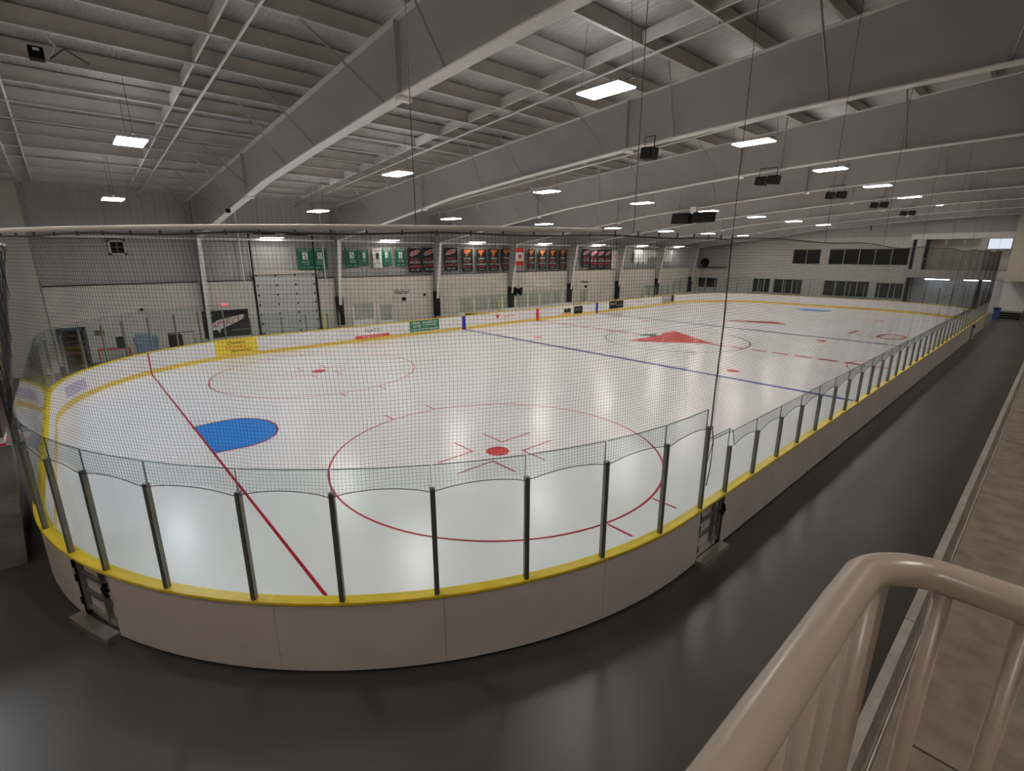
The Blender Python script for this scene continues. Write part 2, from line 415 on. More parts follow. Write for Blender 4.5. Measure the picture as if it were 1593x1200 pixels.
def ring(cx, cy, r, w, a0=0, a1=360, z=.004, n=96):
    b = MB()
    for i in range(n+1):
        a = math.radians(a0+(a1-a0)*i/n)
        b.v += [(cx+(r-w/2)*math.cos(a), cy+(r-w/2)*math.sin(a), z), (cx+(r+w/2)*math.cos(a), cy+(r+w/2)*math.sin(a), z)]
    b.f = [[2*i, 2*i+1, 2*i+3, 2*i+2] for i in range(n)]
    return b
YG, YB, YC, YB2 = 3.35, 22.93, 30.75, 38.84; YG2 = Y1-3.35
line_y('goal_line', M['icered'], YG, .06); line_y('goal_line', M['icered'], YG2, .06)
line_y('blue_line', M['iceblue'], YB, .27); line_y('blue_line', mat('ice_navy', (.015, .02, .12), .3, spec=.3), YB2, .30)
b = MB(); x = CX-HW+.02
while x < CX+HW-1.0: b.box(x, x+.9, YC-.15, YC+.15, .001, .004); x += 1.2
b.build('centre_line', M['icered'], ice)
def crease(yg, sgn):
    pts = [(-1.42, 0), (1.42, 0)]; ap = [(1.5, .35), (1.55, .9), (1.45, 1.35), (1.1, 1.75), (.6, 2.0), (0, 2.1)]
    out = [(CX+.03+x, yg+sgn*y) for x, y in [(-1.45, .03), (1.45, .03)]+ap+[(-x, y) for x, y in ap[-2::-1]]]
    poly_flat(out, .003).build('goal_crease', M['crease'], ice)
    e = MB(); p2 = [(CX+.03+x, yg+sgn*y) for x, y in [(1.45, .0)]+ap+[(-x, y) for x, y in ap[-2::-1]]+[(-1.45, .0)]]
    for (x0, y0), (x1, y1) in zip(p2, p2[1:]):
        d = Vector((x1-x0, y1-y0)).normalized()*.0; nrm = Vector((-(y1-y0), x1-x0)).normalized()*.028
        e.v += [(x0-nrm.x, y0-nrm.y, .005), (x1-nrm.x, y1-nrm.y, .005), (x1+nrm.x, y1+nrm.y, .005), (x0+nrm.x, y0+nrm.y, .005)]
        k = len(e.v); e.f.append([k-4, k-3, k-2, k-1])
    e.build('crease_outline', M['icered'], ice)
crease(YG, 1); crease(YG2, -1)
for cx in (-6.706, 6.706):
    for cy in (YG+6.1, YG2-6.1):
        ring(cx, cy, 4.572, .055).build('faceoff_circle', M['icered'], ice)
        ring(cx, cy, .15, .30, n=32).build('faceoff_spot', M['red'], ice)
        ring(cx, cy, .32, .03, n=32, z=.005).build('spot_ring', M['icered'], ice)
        for sx in (-1, 1):
            for sy in (-1, 1):
                h = MB()
                h.v = [(cx+sx*a, cy+sy*c, .005) for a, c in ((.43, .53), (1.36, .53), (1.36, .58), (.48, .58), (.48, 1.75), (.43, 1.75))]; h.f = [list(range(6))]
                h.build('spot_bracket', M['icered'], ice)
                MB().box(*sorted((cx+sx*4.55, cx+sx*5.16)), cy+sy*.84-.025, cy+sy*.84+.025, .001, .004).build('hash_mark', M['icered'], ice)
    for cy in (YB+1.52, YB2-1.52): ring(cx, cy, .15, .30, n=32).build('faceoff_spot', M['red'], ice)
ring(CX, YC, 4.572, .08, z=.006).build('centre_circle', mat('ice_dark_blue', (.01, .012, .06), .3), ice)
ring(CX+HW, YC, 3.05, .05, 90, 270, z=.004).build('referee_crease', M['icered'], ice)
# red triangle with green leaf at centre ice, and the two logos beyond the far blue line
poly_flat([(-1.74, 27.82), (2.50, 30.98), (-2.04, 34.04), (-2.0, 32.2), (-1.6, 31.6), (-1.62, 30.6), (-1.70, 29.4)], .008).build('centre_logo', M['logored'], ice)
LEAF = [(0,1),(.18,.66),(.4,.78),(.32,.36),(.55,.6),(.62,.45),(.92,.5),(.82,.2),(1,.08),(.48,-.34),(.54,-.52),(.05,-.45),(.05,-1),(-.05,-1),(-.05,-.45),(-.54,-.52),(-.48,-.34),(-1,.08),(-.82,.2),(-.92,.5),(-.62,.45),(-.55,.6),(-.32,.36),(-.4,.78),(-.18,.66)]
def leaf(cx, cy, r, rot, z):
    c, s_ = math.cos(rot), math.sin(rot)
    return poly_flat([(cx+r*(c*x-s_*y), cy+r*(s_*x+c*y)) for x, y in LEAF], z)
leaf(-2.12, 30.95, .72, math.radians(60), .009).build('centre_leaf', mat('leaf_green', (.10, .20, .12), .3), ice)
poly_flat([(-2.28, 42.4), (2.2, 43.8), (1.1, 45.1), (-1.4, 43.9)], .008).build('arrow_logo', mat('logo_faded_red', (.42, .10, .09), .3), ice)
poly_flat([(6.9, 42.2), (7.1, 42.2), (7.25, 44.2), (6.95, 44.2)], .008).build('arrow_logo', mat('logo_faded_red', (.42, .10, .09), .3), ice)
for (cx, cy, rx, ry, m, wd) in [(8.2, 42.7, .75, 1.2, 'grey', .16), (8.5, 42.6, .4, .7, 'grey', .12), (9.4, 42.7, .75, 1.25, 'logored', .26)]:
    b = ring(0, 0, 1, wd, n=32); b.v = [(cx+x*rx, cy+y*ry, .007) for x, y, z in b.v]; b.build('club_logo', M[m], ice)

# ------------------------------------------------------------------ dasher boards
db = thing('dasher_boards', (CX, 30.8, FZ), 'white hockey boards with yellow top rail, glass and posts around the ice', 'rink boards')
s_g3 = (s_of(13.0, 46.7), s_of(13.0, 45.7)); s_g1 = (s_of(13.0, 9.79), s_of(13.0, 8.84)); s_g2 = (s_of(8.25, .71), s_of(7.30, .33))
def in_gate(s): return s_g3[0]-.01 < s < s_g3[1]+.01 or s_g1[0]-.01 < s < s_g1[1]+.01 or s_g2[0]-.01 < s < s_g2[1]+.01
joints = [0]
s = 0.
stops = sorted([s_g3[0], s_g3[1], s_g1[0], s_g1[1], s_of(11.9, 4.1), s_of(10.55, 2.3), s_g2[0], s_g2[1]])
allj = []; cur = 0.
for st in stops+[PER]:
    nseg = max(1, round((st-cur)/2.44))
    if st-cur < 2.2: nseg = 1
    for i in range(nseg): allj.append((cur+(st-cur)*i/nseg, cur+(st-cur)*(i+1)/nseg))
    cur = st
for a, c in allj:
    if in_gate((a+c)/2): continue
    sweep(a+.003, c-.003, rect(.10, .118, FZ+.04, 1.0), .4).build('outer_panel', M['board'], db)
    sweep(a+.003, c-.003, rect(0, .012, .20, 1.0), .4).build('inner_panel', M['board_in'], db)
    sweep(a, c, rect(.014, .098, FZ, .98), .4).build('board_frame', M['rubber'], db)
    sweep(a, c, rect(-.014, .02, .0, .20), .4).build('kick_plate', M['kick'], db)
for a, c in allj:
    sweep(a+.002, c-.002, [(-.03, 1.0), (.145, 1.0), (.15, 1.015), (.14, 1.04), (-.02, 1.04), (-.035, 1.02)], .4).build('top_rail', M['yellow'], db)
# coloured strips on the inner face
for y, m in ((YB, 'iceblue'), (YB2, 'iceblue'), (YC, 'logored')):
    for x0, x1 in ((CX-HW-.001, CX-HW+.025),):
        bx('line_marker', M[m], db, x0, x1, y-.15, y+.15, .0, 1.0)
sl = s_of(-half(YG)+CX, YG)
sweep(sl-.03, sl+.03, rect(-.022, .0, .0, 1.0), .1).build('line_marker', M['icered'], db)
for (s0, s1), mir in ((s_g3, 0), (s_g1, 0), (s_g2, 1)):
    # personnel gate: recessed frame with rails, hinges, latch and a step at the threshold
    g = sweep(s0+.02, s1-.02, rect(0, .02, .03, 1.0), .2).build('gate', M['board_in'], db)
    for z in (.06, .36, .68, .93):
        sweep(s0+.06, s1-.06, rect(.02, .075, z, z+.05), .3).build('gate_rail', M['alu'] if z < .3 else M['post'], g)
    for s_ in (s0+.03, s0+.28, s1-.09):
        sweep(s_, s_+.05, rect(.02, .085, .03, .99), .3).build('gate_stile', M['post'], g)
    for z in (.14, .55, .80):
        sweep(s1-.03, s1+.0, rect(.06, .125, z, z+.12), .3).build('hinge', M['black'], g)
    q = MB(); x, y, nx, ny = pt(s0+.07, .13)
    q.tube([(x, y, .60), (x+nx*.03, y+ny*.03, .70), (x, y, .82)], .03, 6); q.tube([(x-.06*ny, y+.06*nx, .72), (x+.12*ny, y-.12*nx, .70)], .022, 6)
    q.build('latch', M['black'], g)
    sweep(s0-.0, s1+.04, rect(.12, .30, FZ, .0), .2).build('gate_step', M['alu'], g)
# posts and glass
near_posts = [(13.02,9.79),(13.02,8.84),(13.02,7.59),(12.77,6.36),(12.38,5.16),(11.8,4.06),(11.1,3.04),(10.32,2.15),(9.25,1.35),(8.2,.73),(7.29,.34),(6.1,.06)]
sp = [s_of(13.0, 11.0446+1.2763*k) for k in range(33)][::-1]
ps = [(q, 0) for q in sp] + [(s_of(*near_posts[0]), 0)] + [(s_of(*q), 1) for q in near_posts[1:]]
s_nearend = ps[-1][0]
corner = [(-8.87,1.18),(-9.95,1.9),(-10.67,2.74),(-11.55,3.68),(-12.23,4.77),(-12.5,5.9),(-12.85,7.05)]
s_c0 = s_of(*corner[0]); nmid = round((s_c0-s_nearend)/1.24)
ps += [(s_nearend+(s_c0-s_nearend)*i/nmid, 1) for i in range(1, nmid)]
ps += [(s_of(*q), 1) for q in corner] + [(s_of(-13.1, 8.33), 0)]
far = [9.98, 11.35, 12.66, 13.4]
ps += [(s_of(-13.1, q), 0) for q in far]
s_fa = s_of(-13.1, 46.5); s_fb = s_of(13.0, 52.9)+(PER if s_of(13.0, 52.9) < 100 else 0)
nf = round((s_fb-s_fa)/1.25)
ps2 = [(s_fa+(s_fb-s_fa)*i/nf, 1 if SEG[0]+SEG[1]+SEG[2]+SEG[3]+SEG[4]-1 < s_fa+(s_fb-s_fa)*i/nf < PER+.5 else 0) for i in range(nf+1)]
pmesh = {}
def post(s, tall):
    x, y, nx, ny = pt(s, .06); zt = 2.60 if tall else 1.99
    if tall not in pmesh:
        b = MB(); b.box(-.012, .05, -.033, .033, 1.04, zt); b.box(.05, .062, -.012, .012, 1.04, zt-.02)
        o = b.build('post', M['post'], db); pmesh[tall] = o
        for v in o.data.vertices: v.co += ORG[db]
    else: o = pmesh[tall].copy(); C.objects.link(o)
    o.location = Vector((x, y, 0))-ORG[db]; o.rotation_euler = (0, 0, math.atan2(ny, nx))
for L in (ps, ps2):
    for s_, t_ in L: post(s_, t_)
    for (a, ta), (c, tc) in zip(L, L[1:]):
        t_ = ta and tc
        zt = 2.90 if t_ else 2.24
        if abs(a-s_of(*near_posts[0])) < .01: zt = 2.33
        gp = sweep(a+.012, c-.012, rect(.042, .056, 1.03, zt), .65).build('glass_pane', M['glass'], db)
        e = sweep(a+.012, c-.012, rect(.041, .057, zt-.004, zt+.004), .65); e2 = sweep(a+.010, a+.016, rect(.041, .057, 1.98, zt), .65)
        k0 = len(e.v); e.v += e2.v; e.f += [[k0+i for i in q] for q in e2.f]; e.build('glass_edge', M['gedge'], gp)
# bench openings: a few panes at the timekeeper box
for a, c in ((24.2, 25.6), (26.4, 27.7)):
    pass
# advertisements on the far boards (flat print, inner face), far side x
XI = CX-HW+.006
def ad(y0, y1, z0, z1, m, lines, label, side=0):
    if side == 0:
        o = bx('advertisement', m, db, XI, XI+.012, y0, y1, z0, z1); n = (1, 0, 0)
    else:
        o = bx('advertisement', m, db, y0, y1, Y1-.022, Y1-.008, z0, z1); n = (0, -1, 0)
    o['label'] = label
    for (s, mm, fy, fz, fw, fh, sh) in lines:
        yy = y0+(y1-y0)*fy; zz = z0+(z1-z0)*fz
        loc = (XI+.014, yy, zz) if side == 0 else (yy, Y1-.025, zz)
        text('lettering', s, mm, o, loc, .2, n, w=(y1-y0)*fw, h=(z1-z0)*fh, shear=sh)
    return o
sa, sb_ = s_of(-12.9, 6.35), s_of(-13.1, 8.5)
o = sweep(sa, sb_, rect(-.018, -.004, .20, .99), .15).build('advertisement', M['adyellow'], db, label='yellow advertising panel with black script lettering')
for (q, mm, fy, fz, fw, fh, sh) in [("Dave's", M['bblack'], .50, .80, .42, .22, .3), ('REPAIRS & SETTING', M['pink'], .5, .50, .88, .2, 0), ('Services', M['bblack'], .60, .24, .5, .22, .3)]:
    x, y, nx, ny = pt(sa+(sb_-sa)*fy, -.035); text('lettering', q, mm, o, (x, y, .2+.79*fz), .2, (-nx, -ny, 0), w=(sb_-sa)*fw, h=.79*fh, shear=sh)
ad(14.3, 16.7, .20, .98, M['white'], [('FLATO', M['darkblue'], .52, .62, .46, .26, 0)], 'white advertising panel with dark FLATO lettering')
XI += .006
o = ad(14.3, 16.7, .20, .40, M['pink'], [('flatogroup.com', M['bwhite'], .5, .5, .6, .5, 0)], 'red strip of the FLATO panel')
XI -= .006
ad(18.28, 20.7, .24, 1.0, M['adgreen'], [('CONNOR', M['bwhite'], .2, .8, .28, .2, 0), ('289-829-2443', M['bwhite'], .68, .8, .5, .2, 0), ('HOMES', M['bwhite'], .25, .5, .26, .2, 0), ('CONTRACTING', M['bwhite'], .66, .52, .44, .14, 0), ('www.connorhomes.com', M['bwhite'], .5, .2, .9, .22, 0)], 'green advertising panel with white lettering')
q = ad(25.7, 28.4, .25, .98, M['white'], [('CANADIAN TIRE', M['pink'], .62, .55, .5, .2, 0)], 'white advertising panel with a small red triangle')
MB().prism([(26.0, .85), (26.5, .83), (26.27, .50)], 0, XI+.012, XI+.018).build('triangle_logo', M['logored'], q)
q = ad(33.2, 35.2, .22, .95, M['white'], [], 'white advertising panel with a black and orange picture')
MB().prism([(33.3, .24), (35.1, .24), (35.1, .36), (34.2, .36)], 0, XI+.012, XI+.018).build('print', M['orange'], q)
MB().prism([(34.1, .4), (34.1, .68), (34.35, .8), (34.5, .65), (34.7, .82), (34.9, .7), (35.05, .75), (35.05, .4)], 0, XI+.012, XI+.018).build('print', M['bblack'], q)
ad(35.5, 36.7, .18, .86, M['bblack'], [('SINCE 1920', M['grey'], .5, .6, .7, .2, 0)], 'small black advertising panel')
ad(40.8, 43.1, .24, 1.0, M['bblack'], [('RCYIL', M['bwhite'], .3, .65, .4, .22, 0), ('paving', M['grey'], .72, .4, .3, .16, 0)], 'black advertising panel with white lettering')
ad(44.8, 47.2, .3, .98, M['board_in'], [('SUNCOR', M['grey'], .5, .6, .6, .3, 0)], 'pale advertising panel with grey lettering')
ad(50.4, 52.9, .2, 1.0, M['grey'], [('GREEN', M['bwhite'], .35, .7, .4, .22, 0)], 'grey and dark advertising panel')
bx('print', M['bblack'], db, XI+.012, XI+.02, 52.3, 52.85, .3, 1.0)
ad(-10.1, -7.5, .2, .98, M['white'], [('TRAVEL & LEISURE', M['grey'], .68, .6, .5, .25, 0), ('TOURS', M['grey'], .68, .3, .4, .15, 0)], 'white end board panel with a round grey mark', 1)
b = ring(0, 0, .28, .09, n=24); b.v = [(-9.5+x, Y1-.03, .58+y) for x, y, z in b.v]; b.build('round_mark', M['grey'], db)
ad(-12.9, -10.3, .3, .9, M['board_in'], [('WELCOME', mat('print_mauve', (.45, .33, .5), .6), .5, .6, .8, .4, 0)], 'pale end board panel with mauve lettering', 1)
for s_, w_ in ((SEG[0]+SEG[1]+SEG[2]+2.4, 1.6),):
    sweep(s_, s_+w_, rect(-.012, -.004, .35, .75), .2).build('advertisement', mat('ad_mauve', (.50, .47, .62), .5), db)

# ------------------------------------------------------------------ protective net
def net_part(s0, s1, zb_f, zt_f, cell=.046, r=.0017, label='', wav=1.):
    """square mesh net following the boards, threads as three sided tubes"""
    b = MB(); v = b.v; f = b.f
    n = int((s1-s0)/cell)
    def P(s, z):
        q = (.035*math.sin(s*2.1+z*.7)+.02*math.sin(s*5.3+1.7*z))*wav
        zz = z
        x, y, nx, ny = pt(s+.02*wav*math.sin(z*3+s), .12+q); return (x, y, zz)
    def strand(pts, nrm, up):
        k0 = len(v)
        for (x, y, z), (nx, ny) in zip(pts, nrm):
            if up:
                tx, ty = -ny, nx
                v.extend([(x+nx*r, y+ny*r, z), (x-nx*r*.5+tx*r*.87, y-ny*r*.5+ty*r*.87, z), (x-nx*r*.5-tx*r*.87, y-ny*r*.5-ty*r*.87, z)])
            else:
                v.extend([(x+nx*r, y+ny*r, z), (x-nx*r*.5, y-ny*r*.5, z+r*.87), (x-nx*r*.5, y-ny*r*.5, z-r*.87)])
        for i in range(len(pts)-1):
            a = k0+3*i
            f.extend([[a, a+1, a+4, a+3], [a+1, a+2, a+5, a+4], [a+2, a, a+3, a+5]])
    for i in range(n+1):
        s = s0+cell*i; zb, zt = zb_f(s), zt_f(s); m = 7
        if zt-zb < .05: continue
        pts = [P(s, zb+(zt-zb)*j/m) for j in range(m+1)]; q = pt(s)
        strand(pts, [(q[2], q[3])]*(m+1), True)
    zlo = min(zb_f(s0+(s1-s0)*i/40) for i in range(41)); zhi = max(zt_f(s0+(s1-s0)*i/40) for i in range(41))
    rows = int((zhi-zlo)/cell)
    for j in range(rows+1):
        z = zlo+cell*j; run = []
        m = int((s1-s0)/.32)
        for i in range(m+1):
            s = s0+(s1-s0)*i/m
            if zb_f(s) <= z <= zt_f(s): run.append(s)
            else:
                if len(run) > 1: strand([P(t, z) for t in run], [pt(t)[2:] for t in run], False)
                run = []
        if len(run) > 1: strand([P(t, z) for t in run], [pt(t)[2:] for t in run], False)
    return b
allp = sorted([p_[0] for p_ in ps+ps2])
import bisect
def sagz(s, lo, amp):
    i = bisect.bisect(allp, s)
    if 0 < i < len(allp):
        a, c = allp[i-1], allp[i]; t = (s-a)/(c-a)
        return lo - .03 + amp*math.sin(math.pi*min(1, max(0, t)))**.7
    return lo
s_top = s_g1[1]
net = thing('safety_net', (13.1, 8.8, 2.5), 'black mesh safety net hanging above the near end glass', 'net')
net_l = thing('safety_net', (13.1, 12, 1.9), 'black mesh safety net running above the long side glass to the far end', 'net')
s_le = s_of(4.4, -.1); s_lt = s_of(-4.0, -.1)
def zb_end(s):
    if s > s_le: return 2.54+(5.6-2.54)*(s-s_le)/(s_lt-s_le)
    return sagz(s, 2.58, .10)
zt_end = lambda s: 5.68
net_part(s_top, s_lt, zb_end, zt_end).build('mesh', M['thread'], net, kind='stuff')
s_side0 = -.7
zb_side = lambda s: 1.97 if s > s_g1[0]+.05 and False else (2.33 if s_g1[0] < s < s_g1[1] else sagz(s, 1.97, .13))
zt_side = lambda s: 5.70+.06*math.sin((s-s_side0)*.7)*math.sin((s-s_side0)*.23)
net_part(s_side0, s_top, zb_side, zt_side, cell=.05, r=.0017, wav=.12).build('mesh', M['thread'], net_l, kind='stuff')
# hems
def rope(s0, s1, zf, r, name, par, d=.12, m='cable', step=.15, k=5):
    b = MB(); n_ = max(2, int((s1-s0)/step)); b.tube([(*pt(s0+(s1-s0)*i/n_, d)[:2], zf(s0+(s1-s0)*i/n_)) for i in range(n_+1)], r, k); return b.build(name, M[m], par)
rope(s_top, s_le, zb_end, .006, 'hem_rope', net); rope(s_le, s_lt, zb_end, .02, 'hem_rope', net, step=.6)
rope(s_side0, s_top, zb_side, .006, 'hem_rope', net_l); rope(s_side0, s_top, zt_side, .012, 'hem_rope', net_l, step=.3)
rope(s_top, s_lt, lambda s: 5.675+.012*math.sin(s*3.1), .011, 'hem_rope', net)
x, y, _, _ = pt(s_top, .12)
MB().tube([(x, y, 5.70), (x+.02, y, 4.4), (x-.0, y, 3.2), (x, y, 2.55)], .012, 5).build('corner_rope', M['cable'], net)
MB().tube([(x+.0, y+.05, 2.6), (x+.02, y+.1, 2.3), (x+.03, y+.08, 1.9), (x+.02, y+.02, 1.5)], .01, 5).build('corner_rope', M['cable'], net)
# gathered net at the left
gb = MB()
for i in range(9):
    a = Vector((4.4+.05*random.uniform(-1, 1), -.12, 2.55)); c = Vector((-4+random.uniform(-.2, 3.2), -.16-.08*random.random(), 5.6+random.uniform(-.4, .05)))
    mid = a.lerp(c, .5)+Vector((0, -.02, -.35+.1*random.random()))
    pts = [a*(1-t)**2+mid*2*t*(1-t)+c*t*t for t in [j/10 for j in range(11)]]
    gb.tube(pts, [.012+.02*random.random()*math.sin(j*.9+i)**2 for j in range(11)], 5)
gb.build('gathered_fold', M['thread'], net)
cl = MB()
for i in range(60):
    s = s_top+(s_lt-s_top)*i/60; x, y, nx, ny = pt(s, .12)
    cl.tube([(x, y, 5.66), (x, y, 5.74)], .012, 5)
cl.build('net_tie', M['cable'], net, kind='stuff')
# rigid pipe that carries the near end net
sr = thing('net_pipe', (10, 2, 5.72), 'grey pipe curved over the near end glass, carrying the net', 'pipe')
rope(s_top+2.8, s_lt+.3, lambda s: 5.735, .03, 'pipe', sr, m='flange', step=.4, k=8)
# suspension cables from the roof to the nets
cabs = [(s_of(11.3, 3.4)+0, 0), (s_of(12.9, 6.8), 0), (s_top, 1)] + [(s_of(13.0, yy), 1) for yy in (13.2, 18.1, 23.4, 29.5, 36, 43, 50)]
for k, (s_, L) in enumerate([(s_of(11.84, 3.98), 0), (s_of(12.9, 6.53), 0), (s_top, 1)] + cabs[3:]):
    x, y, _, _ = pt(s_, .12); b = MB(); b.tube([(x, y, 5.72), (x, y, ztop(x)+.05)], .005, 5)
    o = b.build('suspension_cable', M['cable'], None)
    tag(o, 'thin dark cable from roof to net, %s along the net from the left' % ordw[k], 'cable', 'cables holding up the net')

# ------------------------------------------------------------------ hanging lights
WALL_Y = [11.0, 19.0, 27.0, 35.0, 43.0, 51.0, 59.0]
LR = [(-8.8, 7.53, 'far'), (-.8, 8.36, 'middle'), (8.8, 9.07, 'near')]
def make_light(m, hang):
    t = thing('hanging_light', (0, 0, 0), 'x', 'light', 'high bay lights hung under the roof')
    b = MB(); b.box(-.6, .6, -.33, .33, .02, .08); b.build('housing', M['lampbody'], t)
    b = MB(); b.box(-.59, .59, -.32, .32, .0, .02); b.build('diffuser', m, t)
    if m is not M['lamp_wall']: b = MB(); b.box(-.45, .45, -.2, .2, .08, .09); b.build('added_uplight', M['uplight'], t)  # upward glow added to brighten the roof and beams
    MB().box(-.78, .78, -.02, .02, .095, .12).build('support_bar', M['cable'], t)
    for x in (-.74, .74):
        MB().tube([(x, 0, .1), (x*.8, 0, hang)], .006, 4).build('hanger', M['cable'], t)
    kids[t] = list(t.children) or [o for o in C.objects if o.parent == t]
    return t
names = {'far': 'in the row nearest the banner wall', 'middle': 'in the middle row over the ice', 'near': 'in the row nearest the walkway side', 'stand': 'added unseen over the stands'}
for x, z, nm in LR+[(18.6, 9.1, 'stand')]:  # stand row is added, unseen, to light the walkway and railing
    proto = None
    for k, y in enumerate([-3.2]+[3+8*j for j in range(8)]):  # lights at the first position are added out of view for more light
        if nm == 'far' and k == 0: continue
        mm = 'lamp_added' if (nm == 'stand' or (k == 0 and nm == 'near')) else ('lamp_cool' if k < 2 and nm in ('far', 'middle') else 'lamp')
        if proto is None or mm != pmat: proto = make_light(M[mm], ztop(x)+.41-z); pmat = mm
        lab = 'bright hanging light %s, %s' % (names[nm], ordw[k-1]+' bay from the camera' if k else 'added out of view behind the camera')
        if proto['label'] == 'x': proto.location = (x, y, z); proto['label'] = lab
        else: copy_tree(proto, (x, y, z), None, lab)

proto = None
for k, y in enumerate(WALL_Y):
    if proto is None:
        proto = make_light(M['lamp_wall'], 2.42); o = proto; o.location = (-16.45, y, 6.46)
    else: o = copy_tree(proto, (-16.45, y, 6.46))
    o.rotation_euler = (0, 0, math.pi/2)
    o['label'] = 'low hanging light close above the banner wall, %s from the camera' % ordw[k]; o['group'] = 'lights along the banner wall'
# ------------------------------------------------------------------ speakers
def speaker(x, y, z, two, lab):
    t = thing('speaker', (x, y, z), lab, 'speaker', 'black speakers hung from the roof beams')
    for i in range(two):
        o = (i-(two-1)/2)*.48
        h = MB(); h.prism([(x+o-.20, z-.30), (x+o+.17, z-.34), (x+o+.22, z-.02), (x+o-.16, z)], 1, y-.36, y+.0); h.build('cabinet', M['black'], t)
        MB().prism([(x+o-.17, z-.27), (x+o+.14, z-.31), (x+o+.19, z-.05), (x+o-.13, z-.03)], 1, y-.38, y-.36).build('grille', M['rubber'], t)
    b = MB(); b.tube([(x-.17*two, y-.18, z-.05), (x-.17*two, y-.18, z+.3), (x+.17*two, y-.18, z+.3), (x+.17*two, y-.18, z-.05)], .015, 5); b.build('bracket', M['black'], t)
for k, (x, y, z, two) in enumerate([(7.6, 14.9, 8.55, 1), (7.9, 22.9, 8.5, 2), (8.1, 30.9, 8.52, 2), (8.2, 38.9, 8.55, 2), (8.2, 46.9, 8.5, 2)]):
    speaker(x, y, z, two, ('single black speaker' if two == 1 else 'pair of black speakers') + ' under the %s roof beam from the camera' % ordw[k+1])
t = thing('speaker_cluster', (.6, 30.6, 7.5), 'large black speaker cluster under a beam over centre ice', 'speaker')
for dx, a in ((-.75, -.2), (.65, .25)):
    MB().prism([(.6+dx-.6, 7.35), (.6+dx+.55, 7.35+a*.1), (.6+dx+.6, 7.95), (.6+dx-.5, 7.95)], 1, 30.2, 30.9).build('cabinet', M['black'], t)
MB().box(.4, .8, 30.4, 30.7, 7.9, 8.3).build('bracket', M['pipe'], t)
# small items on the roof
t = thing('roof_camera', (1.2, 1.4, 9.6), 'small black box with looped grey cables under the roof purlins', 'camera')
bx('housing', M['black'], t, 1.05, 1.3, 1.3, 1.55, 9.45, 9.68); bx('sticker', M['white'], t, 1.3, 1.306, 1.38, 1.48, 9.6, 9.65)
MB().tube([(1.2, 1.6, 9.5), (1.3, 1.75, 9.75), (1.7, 1.5, 9.95), (2.0, .2, 9.9)], .018, 6).build('cable', M['purlin'], t)
MB().tube([(1.2, 1.62, 9.5), (1.25, 1.9, 9.75), (1.0, 2.3, 9.6)], .018, 6).build('cable', M['cable'], t)
t = thing('spotlight', (-7.9, 6.8, 7.3), 'tiny black spotlight clamped to the nearest roof beam', 'light')
bx('body', M['black'], t, -8.0, -7.8, 6.7, 6.85, 7.2, 7.36)

